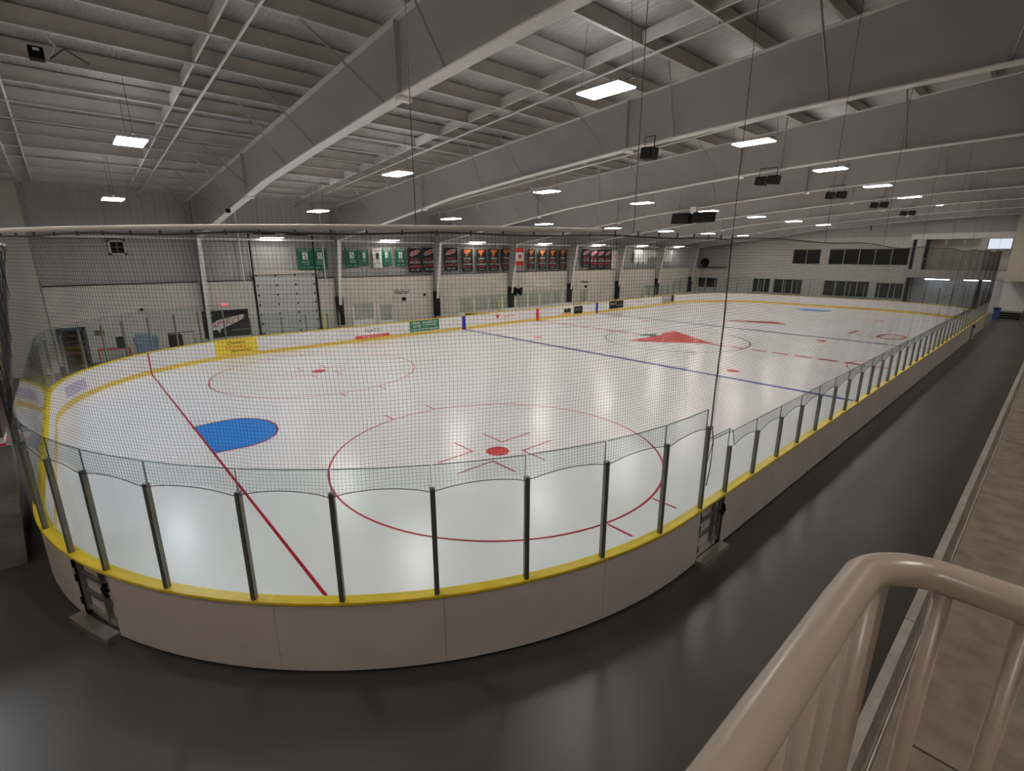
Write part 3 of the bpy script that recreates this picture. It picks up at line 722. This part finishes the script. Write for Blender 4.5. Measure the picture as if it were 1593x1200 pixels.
# ------------------------------------------------------------------ banner wall
XB = XW-.04
bi = 0
def banner(y0, y1, z0, z1, kind, lab):
    XB = (-15.86 if kind == 'flag' else XW-.04)
    t = thing('banner', (XB, (y0+y1)/2, z0), lab, 'banner', 'banners along the far wall')
    m = {'green': 'green', 'white': 'bwhite', 'black': 'bblack', 'orange': 'bblack', 'crest': 'bwhite', 'flag': 'bwhite'}[kind]
    b = MB(); n_ = 6
    for i in range(n_+1):   # softly rippled cloth with thickness
        y = y0+(y1-y0)*i/n_; q = .012*math.sin(i*2.2)
        b.v += [(XB+q+.05, y, z0), (XB+q+.05, y, z1), (XB+q+.056, y, z0), (XB+q+.056, y, z1)]
    for i in range(n_):
        a = 4*i; b.f += [[a, a+4, a+5, a+1], [a+2, a+3, a+7, a+6], [a, a+2, a+6, a+4], [a+1, a+5, a+7, a+3]]
    b.f += [[0, 1, 3, 2], [4*n_, 4*n_+2, 4*n_+3, 4*n_+1]]
    b.build('cloth', M[m], t)
    MB().tube([(XB+.05, y0+.02, z1), (XB+.05, y1-.02, z1)], .014, 6).build('hanging_rod', M['frame'], t)
    ym, H_, W_ = (y0+y1)/2, z1-z0, y1-y0; X = XB+.072
    def T(s, m, fz, fw, fh, sh=0): text('lettering', s, M[m], t, (X, ym, z0+H_*fz), .2, (1,0,0), w=W_*fw, h=H_*fh, shear=sh, extrude=.003)
    if kind in ('green', 'white'):
        c = 'bwhite' if kind == 'green' else 'bblack'
        T('STOUFFVILLE', c, .93, .86, .05); T('CLIPPERS', c, .85, .7, .05)
        MB().box(X-.003, X, ym-W_*.17, ym+W_*.17, z0+H_*.46, z0+H_*.78).build('emblem_plate', M[c], t)
        T('S', 'green', .62, .2, .24); T('CHAMPIONS', c, .36, .5, .06); T('TYKE REP', c, .26, .55, .05); T('2018 - 2019', c, .10, .8, .04)
    elif kind == 'black':
        MB().prism([(ym-W_*.42, z0+H_*.68), (ym-W_*.28, z0+H_*.84), (ym+W_*.1, z0+H_*.92), (ym+W_*.42, z0+H_*.93), (ym+W_*.34, z0+H_*.80), (ym, z0+H_*.70), (ym-W_*.2, z0+H_*.66)], 0, X-.004, X-.001).build('winged_emblem', M['grey'], t)
        MB().prism([(ym-W_*.34, z0+H_*.72), (ym-W_*.2, z0+H_*.83), (ym+W_*.36, z0+H_*.89), (ym+W_*.2, z0+H_*.79)], 0, X-.001, X+.002).build('winged_emblem', M['pink'], t)
        T('BALL', 'pink', .53, .6, .10); T('HOCKEY', 'bwhite', .40, .84, .09); T('CHAMPION', 'pink', .25, .84, .09); T('2014 - 2015', 'bwhite', .10, .6, .06)
    elif kind == 'orange':
        MB().prism([(ym-W_*.3, z0+H_*.95), (ym+W_*.34, z0+H_*.95), (ym+W_*.25, z0+H_*.84), (ym+W_*.12, z0+H_*.84), (ym+W_*.02, z0+H_*.68), (ym-W_*.14, z0+H_*.66), (ym-W_*.12, z0+H_*.78), (ym-W_*.28, z0+H_*.82)], 0, X-.004, X-.001).build('bird_emblem', M['orange'], t)
        T('OMHA', 'bwhite', .56, .62, .10); T('FINAL', 'orange', .43, .5, .08); T('CHAMPIONS', 'bwhite', .31, .86, .07); T('BANTAM A', 'pink', .19, .7, .07); T('2010-11', 'bwhite', .08, .5, .05)
    elif kind == 'crest':
        b = ring(0, 0, .16, .06, n=20); b.v = [(X, ym+x, z0+H_*.68+y*1.4) for x, y, z in b.v]; b.build('crest', M['pink'], t)
        T('A', 'iceblue', .68, .12, .1); T('LEAGUE', 'bblack', .4, .5, .06); T('1998', 'bblack', .25, .4, .05)
    elif kind == 'flag':
        bx('flag_band', M['red'], t, X-.004, X, y0, y1, z1-H_*.25, z1); bx('flag_band', M['red'], t, X-.004, X, y0, y1, z0, z0+H_*.25)
        MB().prism([(ym+y*-.0+x_*.0-(-yy)*0+(-1)*0+ (yy)*-.27*0 + (yy*.27), z0+H_*.5+xx*.22) for xx, yy in LEAF for x_, y in [(0, 0)]], 0, X-.004, X).build('maple_leaf', M['red'], t)
zt_, S_ = 5.92, 1.0
spec = [('green', 12.57, 13.54, 4.5, 5.9, 'first green banner from the left, beside the overhead door'),
 ('green', 13.56, 14.49, 4.49, 5.91, 'second green banner from the left, touching the first'),
 ('green', 15.8, 16.74, 4.6, 5.94, 'green banner just right of the second wall column'),
 ('green', 16.86, 17.49, 4.69, 5.86, 'narrow green banner left of the white lettered one'),
 ('white', 17.86, 18.54, 4.54, 5.89, 'white banner with green emblem among the green ones'),
 ('green', 18.57, 19.32, 4.67, 5.9, 'green banner touching the white one on its right'),
 ('green', 19.64, 20.5, 4.6, 5.95, 'rightmost green banner on the far wall'),
 ('black', 20.74, 21.87, 4.15, 5.96, 'first black banner with red winged emblem from the left'),
 ('black', 21.98, 23.19, 4.17, 6.02, 'second black winged banner, just left of the third wall column'),
 ('black', 24.0, 25.31, 4.2, 6.04, 'third black winged banner, just right of the third wall column'),
 ('orange', 25.73, 26.87, 4.14, 5.95, 'first black banner with orange bird emblem from the left'),
 ('orange', 27.25, 28.32, 4.11, 5.94, 'second black banner with orange bird emblem from the left'),
 ('orange', 28.61, 29.74, 4.11, 5.98, 'third black banner with orange bird emblem from the left'),
 ('orange', 30.08, 31.22, 4.16, 5.99, 'fourth black bird banner, left of the red and white flag'),
 ('flag', 30.7, 31.62, 4.56, 6.04, 'red and white maple leaf flag hung vertically over a column'),
 ('orange', 33.25, 34.21, 4.16, 5.98, 'fifth black bird banner, right of the red and white flag'),
 ('orange', 34.68, 35.72, 4.13, 5.96, 'sixth black banner with orange bird emblem'),
 ('orange', 36.03, 37.18, 4.11, 5.97, 'seventh black banner with orange bird emblem'),
 ('orange', 37.55, 38.61, 4.11, 5.98, 'eighth and last black banner with orange bird emblem'),
 ('black', 39.01, 40.01, 4.11, 6.03, 'fourth black winged banner, left of the fifth wall column'),
 ('black', 41.02, 42.2, 4.21, 6.04, 'fifth black winged banner, right of the fifth wall column'),
 ('black', 42.31, 43.52, 4.05, 6.02, 'sixth black winged banner, second right of the fifth column'),
 ('black', 43.54, 44.7, 4.03, 6.03, 'seventh black winged banner, third right of the fifth column'),
 ('black', 44.72, 45.94, 4.01, 6.03, 'last black winged banner, beside the tall white one'),
 ('crest', 45.98, 47.32, 3.99, 5.98, 'tall white banner with a round red crest')]
for kind, y0, y1, z0, z1, lab in spec: banner(y0, y1, z0, z1, kind, lab)
for k in range(9):   # row of white pennants
    y = 50.2+k*.92; z0 = 4.35 if k in (0, 1, 2) else (4.5 if k > 5 else 5.0)
    b = MB(); b.prism([(y, 6.0), (y+.85, 6.0), (y+.85, z0+.3), (y+.425, z0), (y, z0+.3)], 0, XB+.05, XB+.06)
    o = b.build('pennant', M['bwhite'], None)
    tag(o, 'white pointed pennant on the far wall, %s of the row from the left' % ordw[k], 'pennant', 'white pennants at the far end of the wall')
    MB().tube([(XB+.05, y, 6.0), (XB+.05, y+.85, 6.0)], .012, 5).build('hanging_rod', M['frame'], o)

# overhead door
t = tag(bx('door_1', M['door_pale'], None, XW-.12, XW-.06, 9.86, 13.6, FZ, .6), kind='structure')
for i in range(6):
    bx('door_section', M['door_pale'], t, XW-.12, XW-.06, 9.86, 13.6, .61+i*.6, 1.2+i*.6)
hb = MB()
for i in range(7):
    for y in (9.98, 11.1, 12.3, 13.48): hb.box(XW-.06, XW-.03, y-.04, y+.04, .52+i*.6, .64+i*.6)
hb.build('hinge', M['black'], t, kind='stuff')
for y in (9.80, 13.64): MB().tube([(XW+.0, y, FZ), (XW+.0, y, 6.7)], .045, 6).build('track', M['black'], t)
for a, c in ((10.0, 11.3), (11.9, 13.3)):
    MB().tube([(XW+.25, a, 6.75), (XW+.25, (a+c)/2, 6.72), (XW+.25, c, 6.75)], .075, 8).build('torsion_spring', M['black'], t)
MB().tube([(XW+.25, 9.6, 6.75), (XW+.25, 13.8, 6.75)], .02, 6).build('shaft', M['post'], t)
for y in (9.2, 14.2): MB().tube([(XW+.2, y, 3.9), (XW+.2, y, 8.3)], .04, 6).build('track_hanger', M['pipe'], t)
# left dark doorway
t = tag(bx('door_2', M['wood'], None, XW-.02, XW+.0, .45, 1.3, FZ, 1.75), kind='structure')
b = MB(); b.box(XW, XW+.06, .28, .45, FZ, 1.84); b.box(XW, XW+.06, 1.3, 1.42, FZ, 1.84); b.box(XW, XW+.06, .28, 1.42, 1.7, 1.84); b.build('door_frame', M['darkblue'], t)
for z in (.5, .8, 1.1, 1.4): bx('shelf', M['wood'], t, XW, XW+.03, .47, 1.28, z, z+.04)
# wall bits
tag(bx('wall_fan', M['black'], None, XW-.3, XW-.2, 3.15, 3.7, 5.55, 6.1), 'square black vent fan in a pale frame on the upper left wall', 'fan')
f = bpy.data.objects['wall_fan']; b = MB(); b.box(XW-.31, XW-.18, 3.05, 3.15, 5.45, 6.2); b.box(XW-.31, XW-.18, 3.7, 3.8, 5.45, 6.2); b.box(XW-.31, XW-.18, 3.05, 3.8, 6.1, 6.2); b.box(XW-.31, XW-.18, 3.05, 3.8, 5.45, 5.55); b.build('frame', M['frame'], f)
MB().tube([(XW-.19, 3.2, 5.83), (XW-.19, 3.65, 5.83)], .02, 5).build('blade', M['post'], f); MB().tube([(XW-.19, 3.42, 5.6), (XW-.19, 3.42, 6.05)], .02, 5).build('blade', M['post'], f)
o = tag(bx('exit_sign', M['white'], None, XW, XW+.06, 7.75, 8.15, 2.45, 2.65), 'small glowing red EXIT sign above the black team sign', 'sign')
text('lettering', 'EXIT', M['exit'], o, (XW+.063, 7.95, 2.55), .2, (1,0,0), w=.34, h=.15)
t = thing('team_sign', (XW+.02, 8, .62), 'large black team sign with slanted red and white lettering', 'sign')
bx('panel', M['bblack'], t, XW+.01, XW+.05, 6.72, 9.2, .62, 2.22)
bx('line', M['grey'], t, XW+.05, XW+.055, 8.2, 9.15, .98, 1.02); bx('line', M['grey'], t, XW+.05, XW+.055, 6.8, 7.3, 1.95, 1.98)
MB().prism([(6.95, 1.05), (7.1, 1.45), (7.5, 1.66), (8.2, 1.78), (8.95, 1.92), (8.9, 1.66), (8.4, 1.42), (7.6, 1.12), (7.5, .85), (7.4, 1.1)], 0, XW+.051, XW+.055).build('winged_shape', M['bwhite'], t)
text('lettering', 'SPIRIT', M['pink'], t, (XW+.06, 7.95, 1.5), .3, (1,0,0), up=(0, -.16, 1), w=1.75, h=.34, shear=.3)
o = text('visitor_sign', 'Visitor', M['bblack'], None, (XW+.05, 20.0, 2.75), .3, (1,0,0), w=1.35, h=.36, extrude=.004); tag(o, 'black Visitor lettering on the far wall', 'sign')
bpy.context.view_layer.update()
o = text('home_sign', 'Home', M['bblack'], None, (XW+.05, 41.6, 2.75), .3, (1,0,0), w=1.2, h=.34, extrude=.004); tag(o, 'black Home lettering on the far wall', 'sign')
b = MB(); b.tube([(XW, 20.15, 2.2), (XW+.12, 20.15, 2.2)], .14, 12); tag(b.build('wall_bell', M['black'], None), 'round black bell on the wall under the Visitor lettering', 'bell')
b = MB(); b.tube([(XW, 22.0, 2.42), (XW+.12, 22.0, 2.42)], .09, 8); tag(b.build('wall_light', M['black'], None), 'small dark lamp on the wall right of the Visitor lettering', 'lamp')
b = MB(); b.tube([(XW, 41.7, 2.25), (XW+.12, 41.7, 2.25)], .14, 8); tag(b.build('wall_bell', M['black'], None), 'round black bell on the wall under the Home lettering', 'bell')
o = tag(bx('timekeeper_sign', M['bwhite'], None, XW, XW+.03, 34.3, 36.4, 2.55, 3.05), 'white sign board with small black lettering over the timekeeper box', 'sign')
text('lettering', 'TIMEKEEPER', M['grey'], o, (XW+.035, 35.35, 2.8), .2, (1,0,0), w=1.5, h=.16)
t = thing('scoreboard_horn', (XW+.3, 31.4, 2.0), 'black horn speaker on the middle wall column', 'speaker')
MB().tube([(-16.6, 31.2, 2.4), (-16.3, 31.4, 2.3), (-16.0, 31.6, 2.25)], [.1, .2, .42], 12).build('horn', M['black'], t)
bx('bracket', M['black'], t, -16.8, -16.4, 31.1, 31.4, 1.7, 2.6)
# ceiling end: small plywood sign on far wall top
b = MB(); b.tube([(-16.2, YE-.5, 4.5), (-16.2, YE-.1, 4.5)], .5, 16); b.box(-16.5, -15.9, YE-.5, YE-.1, 3.95, 4.1); tag(b.build('wall_drum', M['black'], None), 'round black drum fan on the ledge in the far left corner', 'fan')
t = thing('roof_vent', (1.7, YE-.05, 8), 'pale square louvre high on the end wall', 'vent')
for x0 in (.2, 1.85): bx('panel', M['frame'], t, x0, x0+1.5, YE-.07, YE-.0, 7.95, 8.9)
bx('divider', M['cable'], t, 1.72, 1.83, YE-.08, YE, 7.95, 9.0)

# ------------------------------------------------------------------ players' benches, penalty box behind the far boards
def screen(y0, y1, z0, z1, lab, x=-14.85, perp=False):
    t = thing('bench_screen', (x, y0, FZ), lab, 'screen', 'green glass screens behind the benches')
    if perp: bx('glass', M['glass_green'], t, x, x+1.5, y0, y0+.012, z0, z1)
    else: bx('glass', M['glass_green'], t, x, x+.012, y0, y1, z0, z1)
    bx('low_wall', M['white'], t, x-.03, x+.04, y0, y1, FZ, z0)
    for yy in (y0, y1): bx('post', M['pipe'], t, x-.03, x+.03, yy-.03, yy+.03, FZ, z1-.2)
    return t
screen(15.1, 16.6, 1.2, 2.3, 'green tinted glass screen at the left end of the visitor bench')
screen(17.0, 18.0, 1.0, 2.1, 'green tinted glass screen second from the left behind the visitor bench')
yy = 23.8
for k in range(9):
    screen(yy+k*1.5, yy+k*1.5+1.42, 1.05, 2.25, 'green tinted glass screen behind the penalty boxes, %s from the left' % ordw[k])
screen(38.4, 39.6, 1.0, 2.1, 'green tinted glass screen at the left end of the home bench')
screen(49.5, 50.9, 1.0, 2.1, 'green tinted glass screen at the right end of the home bench')
for nm, a, c, lab in (('players_bench', 15.2, 22.3, 'long wooden bench behind the far boards under the Visitor lettering'), ('players_bench', 39.4, 46.0, 'long wooden bench behind the far boards under the Home lettering')):
    t = thing(nm, (-14.4, a, FZ), lab, 'bench'); bx('seat', M['wood'], t, -14.55, -14.2, a, c, .32, .37)
    for q in range(4): yq = a+.2+(c-a-.5)*q/3; bx('leg', M['post'], t, -14.5, -14.25, yq, yq+.05, FZ, .32)
t = thing('bench_gate', (-13.2, 25.0, FZ), 'open bench gate leaning outwards, with a yellow top rail', 'gate')
MB().hexa([(-13.32, 25.2, .1), (-13.27, 25.2, .1), (-14.3, 24.0, .1), (-14.35, 24.0, .1), (-13.32, 25.2, 1.0), (-13.27, 25.2, 1.0), (-14.3, 24.0, 1.0), (-14.35, 24.0, 1.0)]).build('panel', M['rubber'], t)
MB().hexa([(-13.33, 25.2, 1.0), (-13.26, 25.2, 1.0), (-14.27, 24.0, 1.0), (-14.38, 24.0, 1.0), (-13.33, 25.2, 1.06), (-13.26, 25.2, 1.06), (-14.27, 24.0, 1.06), (-14.38, 24.0, 1.06)]).build('top_rail', M['yellow'], t)
b = MB(); b.tube([(-14.0, 27.2, FZ), (-14.0, 27.2, 1.9)], .07, 8); tag(b.build('yellow_post', M['yellow'], None), 'short yellow post behind the far boards', 'post')
b = MB(); b.tube([(-14.5, 12.9, FZ), (-14.5, 12.9, 1.9)], .05, 8); tag(b.build('yellow_post', M['adyellow'], None), 'thin yellow post in front of the overhead door', 'post')
for k, (y, lean) in enumerate(((37.5, .15), (37.85, -.1), (38.1, .12))):
    b = MB(); b.tube([(-14.2, y, FZ), (-14.2, y+lean, 2.15)], .03, 5); b.box(-14.25, -14.0, y-.04, y+.04, FZ, 0)
    tag(b.build('hockey_stick', mat('stick_%d' % k, [(.35, .22, .06), (.5, .36, .1), (.1, .08, .05)][k], .5), None), ['brown', 'tan', 'dark'][k]+' hockey stick standing by the home bench', 'hockey stick', 'sticks by the home bench')
# clutter behind the near left corner glass
t = thing('floor_bin', (-15.2, 3.7, FZ), 'pale blue cloth sack bin behind the left corner glass', 'bin')
MB().hexa([(-15.4, 3.3, FZ), (-14.8, 3.3, FZ), (-14.8, 4.1, FZ), (-15.4, 4.1, FZ), (-15.5, 3.2, 1.25), (-14.7, 3.2, 1.35), (-14.7, 4.2, 1.25), (-15.5, 4.2, 1.3)]).build('sack', M['bluebag'], t)
MB().box(-15.5, -14.7, 3.3, 3.9, 1.3, 1.42).build('folded_top', M['bluebag'], t)
t = thing('equipment_cart', (-15.3, 5.2, FZ), 'black equipment cart on a red frame behind the left glass', 'cart')
bx('box', M['rubber'], t, -15.6, -14.9, 4.75, 5.3, .55, 1.25); bx('deck', M['red'], t, -15.7, -14.8, 4.6, 6.6, .45, .55)
MB().tube([(-15.2, 4.7, .7), (-15.2, 4.7, 1.35), (-15.2, 5.9, 1.35), (-15.2, 5.9, .7)], .025, 5).build('handle', M['black'], t)
for yy in (4.8, 6.3): MB().tube([(-15.6, yy, .08), (-14.9, yy, .08)], .18, 10).build('wheel', M['rubber'], t)
t = thing('red_rack', (-15.4, 2.4, FZ), 'low red rack with dark gear beside the doorway', 'rack')
bx('shelf', M['red'], t, -15.8, -15.2, 1.7, 3.0, .75, .8)
for x in (-15.8, -15.25):
    for y in (1.7, 2.95): bx('leg', M['red'], t, x, x+.05, y, y+.05, FZ, .75)
bx('gear', M['rubber'], t, -15.6, -15.3, 2.5, 2.8, .8, 1.35)
tag(bx('wall_box', M['wood'], None, XW, XW+.08, 1.75, 2.15, 1.35, 1.6), 'small brown box on the wall right of the dark doorway', 'box')
tag(bx('wall_lamp', M['black'], None, XW, XW+.12, 3.85, 4.0, 2.5, 2.6), 'small black lamp on the left wall above the sack bin', 'lamp')
# grey covered stack in the near left foreground
t = thing('covered_stack', (4.0, -1.4, FZ), 'tall grey covered stack standing left of the boards', 'cover')
b = MB(); nz, ny_ = 14, 8
for j in range(nz+1):
    for i in range(ny_+1):
        z = FZ+2.3*j/nz; y = -.38+.22*j/nz-2.6*i/ny_
        b.v.append((4.75+.035*math.sin(z*9+y*1.1)*(j/nz), y, z))
for j in range(nz):
    for i in range(ny_): a = j*(ny_+1)+i; b.f.append([a, a+1, a+ny_+2, a+ny_+1])
b.build('tarp', M['tarp'], t, True)
bx('body', M['tarp'], t, 2.2, 4.68, -2.98, -.40, FZ, 2.1)
bx('shelf', M['white'], t, 4.2, 4.72, -1.0, -.24, 2.24, 2.31); bx('strip', M['red'], t, 4.2, 4.73, -1.0, -.23, 2.20, 2.24)
bx('top_crate', mat('dark_maroon', (.09, .035, .035), .7), t, 3.2, 4.6, -2.4, -.25, 2.32, 3.3)

# ------------------------------------------------------------------ right side: walkway kerb, platform, stairs, bin
kb = tag(bx('wall_kerb', M['galv'], None, 16.385, 16.42, 1.6, 60, FZ, 2.86), kind='structure')
kb.name = 'trim_1'
sg = 0; y = -4.0
while y < 60:
    bx('cap', M['alu'], kb, 16.372, 16.428, max(y, 1.9), y+3.04, 2.86, 2.90) if y > -2 else None
    y += 3.05
b = MB(); b.tube([(16.43, 1.95, 2.2), (16.43, 60, 2.2)], .008, 6); b.build('highlight_line', M['alu'], kb)  # thin bright tube standing in for a highlight on the kerb face
pf = tag(bx('floor_platform', M['conc'], None, 16.42, 26, -4, 60, 1.6, 1.85), kind='structure'); pf.name = 'trim_2'
bx('support_wall', M['conc'], pf, 16.5, 16.7, 2.2, 59.5, FZ, 1.6)
for y in (5.2, 14.5, 24, 33): bx('expansion_joint', M['cable'], pf, 16.5, 24, y, y+.02, 1.846, 1.853)
up = tag(bx('upper_platform', M['conc'], None, 16.5, 26, -4, 1.86, 3.7, 3.93), kind='structure'); up.name = 'trim_3'
bx('support_wall', M['conc'], up, 16.6, 16.8, -4, 1.7, FZ, 3.7)
# stairs at the end of the walkway
t = thing('stairs', (13.8, 63.5, FZ), 'short flight of black steps at the end of the walkway', 'stairs')
for i in range(3):
    bx('step', M['rubber'], t, 13.1, 14.7, 63.4+.3*i, 64.6, FZ+.18*i, FZ+.18*(i+1)-.02); bx('nosing', M['grey'], t, 13.1, 14.7, 63.39+.3*i, 63.42+.3*i, FZ+.18*(i+1)-.02, FZ+.18*(i+1))
bx('landing', M['conc'], t, 13.1, 15.5, 64.6, 65.7, FZ, .46)
t = thing('stair_rail', (14.8, 60, FZ), 'dark handrail beside the black steps at the walkway end', 'railing')
MB().tube([(14.8, 58.5, FZ), (14.8, 58.5, .85), (14.8, 64.5, 1.5)], .03, 6).build('rail', M['post'], t)
for y in (60.5, 62.5): MB().tube([(14.8, y, FZ), (14.8, y, .85+(y-58.5)*.108)], .02, 6).build('baluster', M['post'], t)
t = thing('recycling_bin', (13.1, 60.6, FZ), 'dark blue bin at the end of the walkway beside the boards', 'bin')
MB().hexa([(12.95, 61.8, FZ), (13.3, 61.8, FZ), (13.3, 62.2, FZ), (12.95, 62.2, FZ), (12.9, 61.75, .85), (13.35, 61.75, .85), (13.35, 62.25, .85), (12.9, 62.25, .85)]).build('body', M['bluebin'], t)
bx('lid', M['black'], t, 12.88, 13.37, 61.72, 62.27, .85, .93)
tag(bx('floor_mat', M['rubber'], None, 9.2, 12.2, 64.6, 65.4, FZ, .55), 'low dark stack behind the far end boards', 'stack')
# fluorescent tubes of the recess at the far end
for k, x in enumerate((7.0, 10.0)):
    t = thing('tube_light', (x+.9, YE+.8, 3.05), ['left', 'right'][k]+' cool tube light in the recess behind the far boards', 'light', 'tube lights of the end recess')
    bx('tube', M['tube'], t, x, x+1.9, YE+.7, YE+.85, 3.02, 3.1); bx('housing', M['white'], t, x-.05, x+1.95, YE+.65, YE+.9, 3.1, 3.2)
tag(bx('column_post', M['cable'], None, 11.25, 11.5, 64.4, 64.6, FZ, 3.2), 'dark post under the gallery behind the far right boards', 'post')

# ------------------------------------------------------------------ foreground railing
rl = thing('railing', (16.57, 1.9, 3.93), 'beige painted tube railing with upright bars in the foreground', 'railing')
R_ = .0235; zr = 5.0; yr = 1.90; xr = 16.565
path = [(xr-.02, -1.2, zr), (xr-.01, .4, zr), (xr, yr-.17, zr)]
for i in range(1, 8):
    a = math.pi/2*i/8; path.append((xr+.10-.10*math.cos(a)+.0, yr-.10+.10*math.sin(a)-.0, zr+.0))
path += [(xr+.14, yr, zr), (17.0, yr+.002, zr), (19.5, yr, zr)]
MB().tube(path, R_, 20).build('top_rail', M['rail'], rl, True)
MB().tube([(xr-.02, -1.2, 4.05), (xr, yr-.03, 4.05)], .016, 12).build('bottom_rail', M['rail'], rl, True)
MB().tube([(xr+.02, yr, 4.05), (19.5, yr, 4.05)], .016, 12).build('bottom_rail', M['rail'], rl, True)
MB().tube([(xr+.008, yr-.035, 3.93), (xr+.008, yr-.035, zr-.01)], .021, 16).build('corner_post', M['rail'], rl, True)
bal = MB().tube([(xr, yr-.15, 4.05), (xr, yr-.15, zr)], .0115, 12).build('baluster', M['rail'], rl, True)
for k in range(1, 24):
    o = bal.copy(); C.objects.link(o); o.location = Vector((-.001*k*0, -.11*k, 0))
for k in range(1, 22):
    o = bal.copy(); C.objects.link(o); o.location = Vector((-.02+.095*k, .15, 0)) if False else Vector((.085+.085*(k-1)*1.0, .15, 0))
fix_normals()
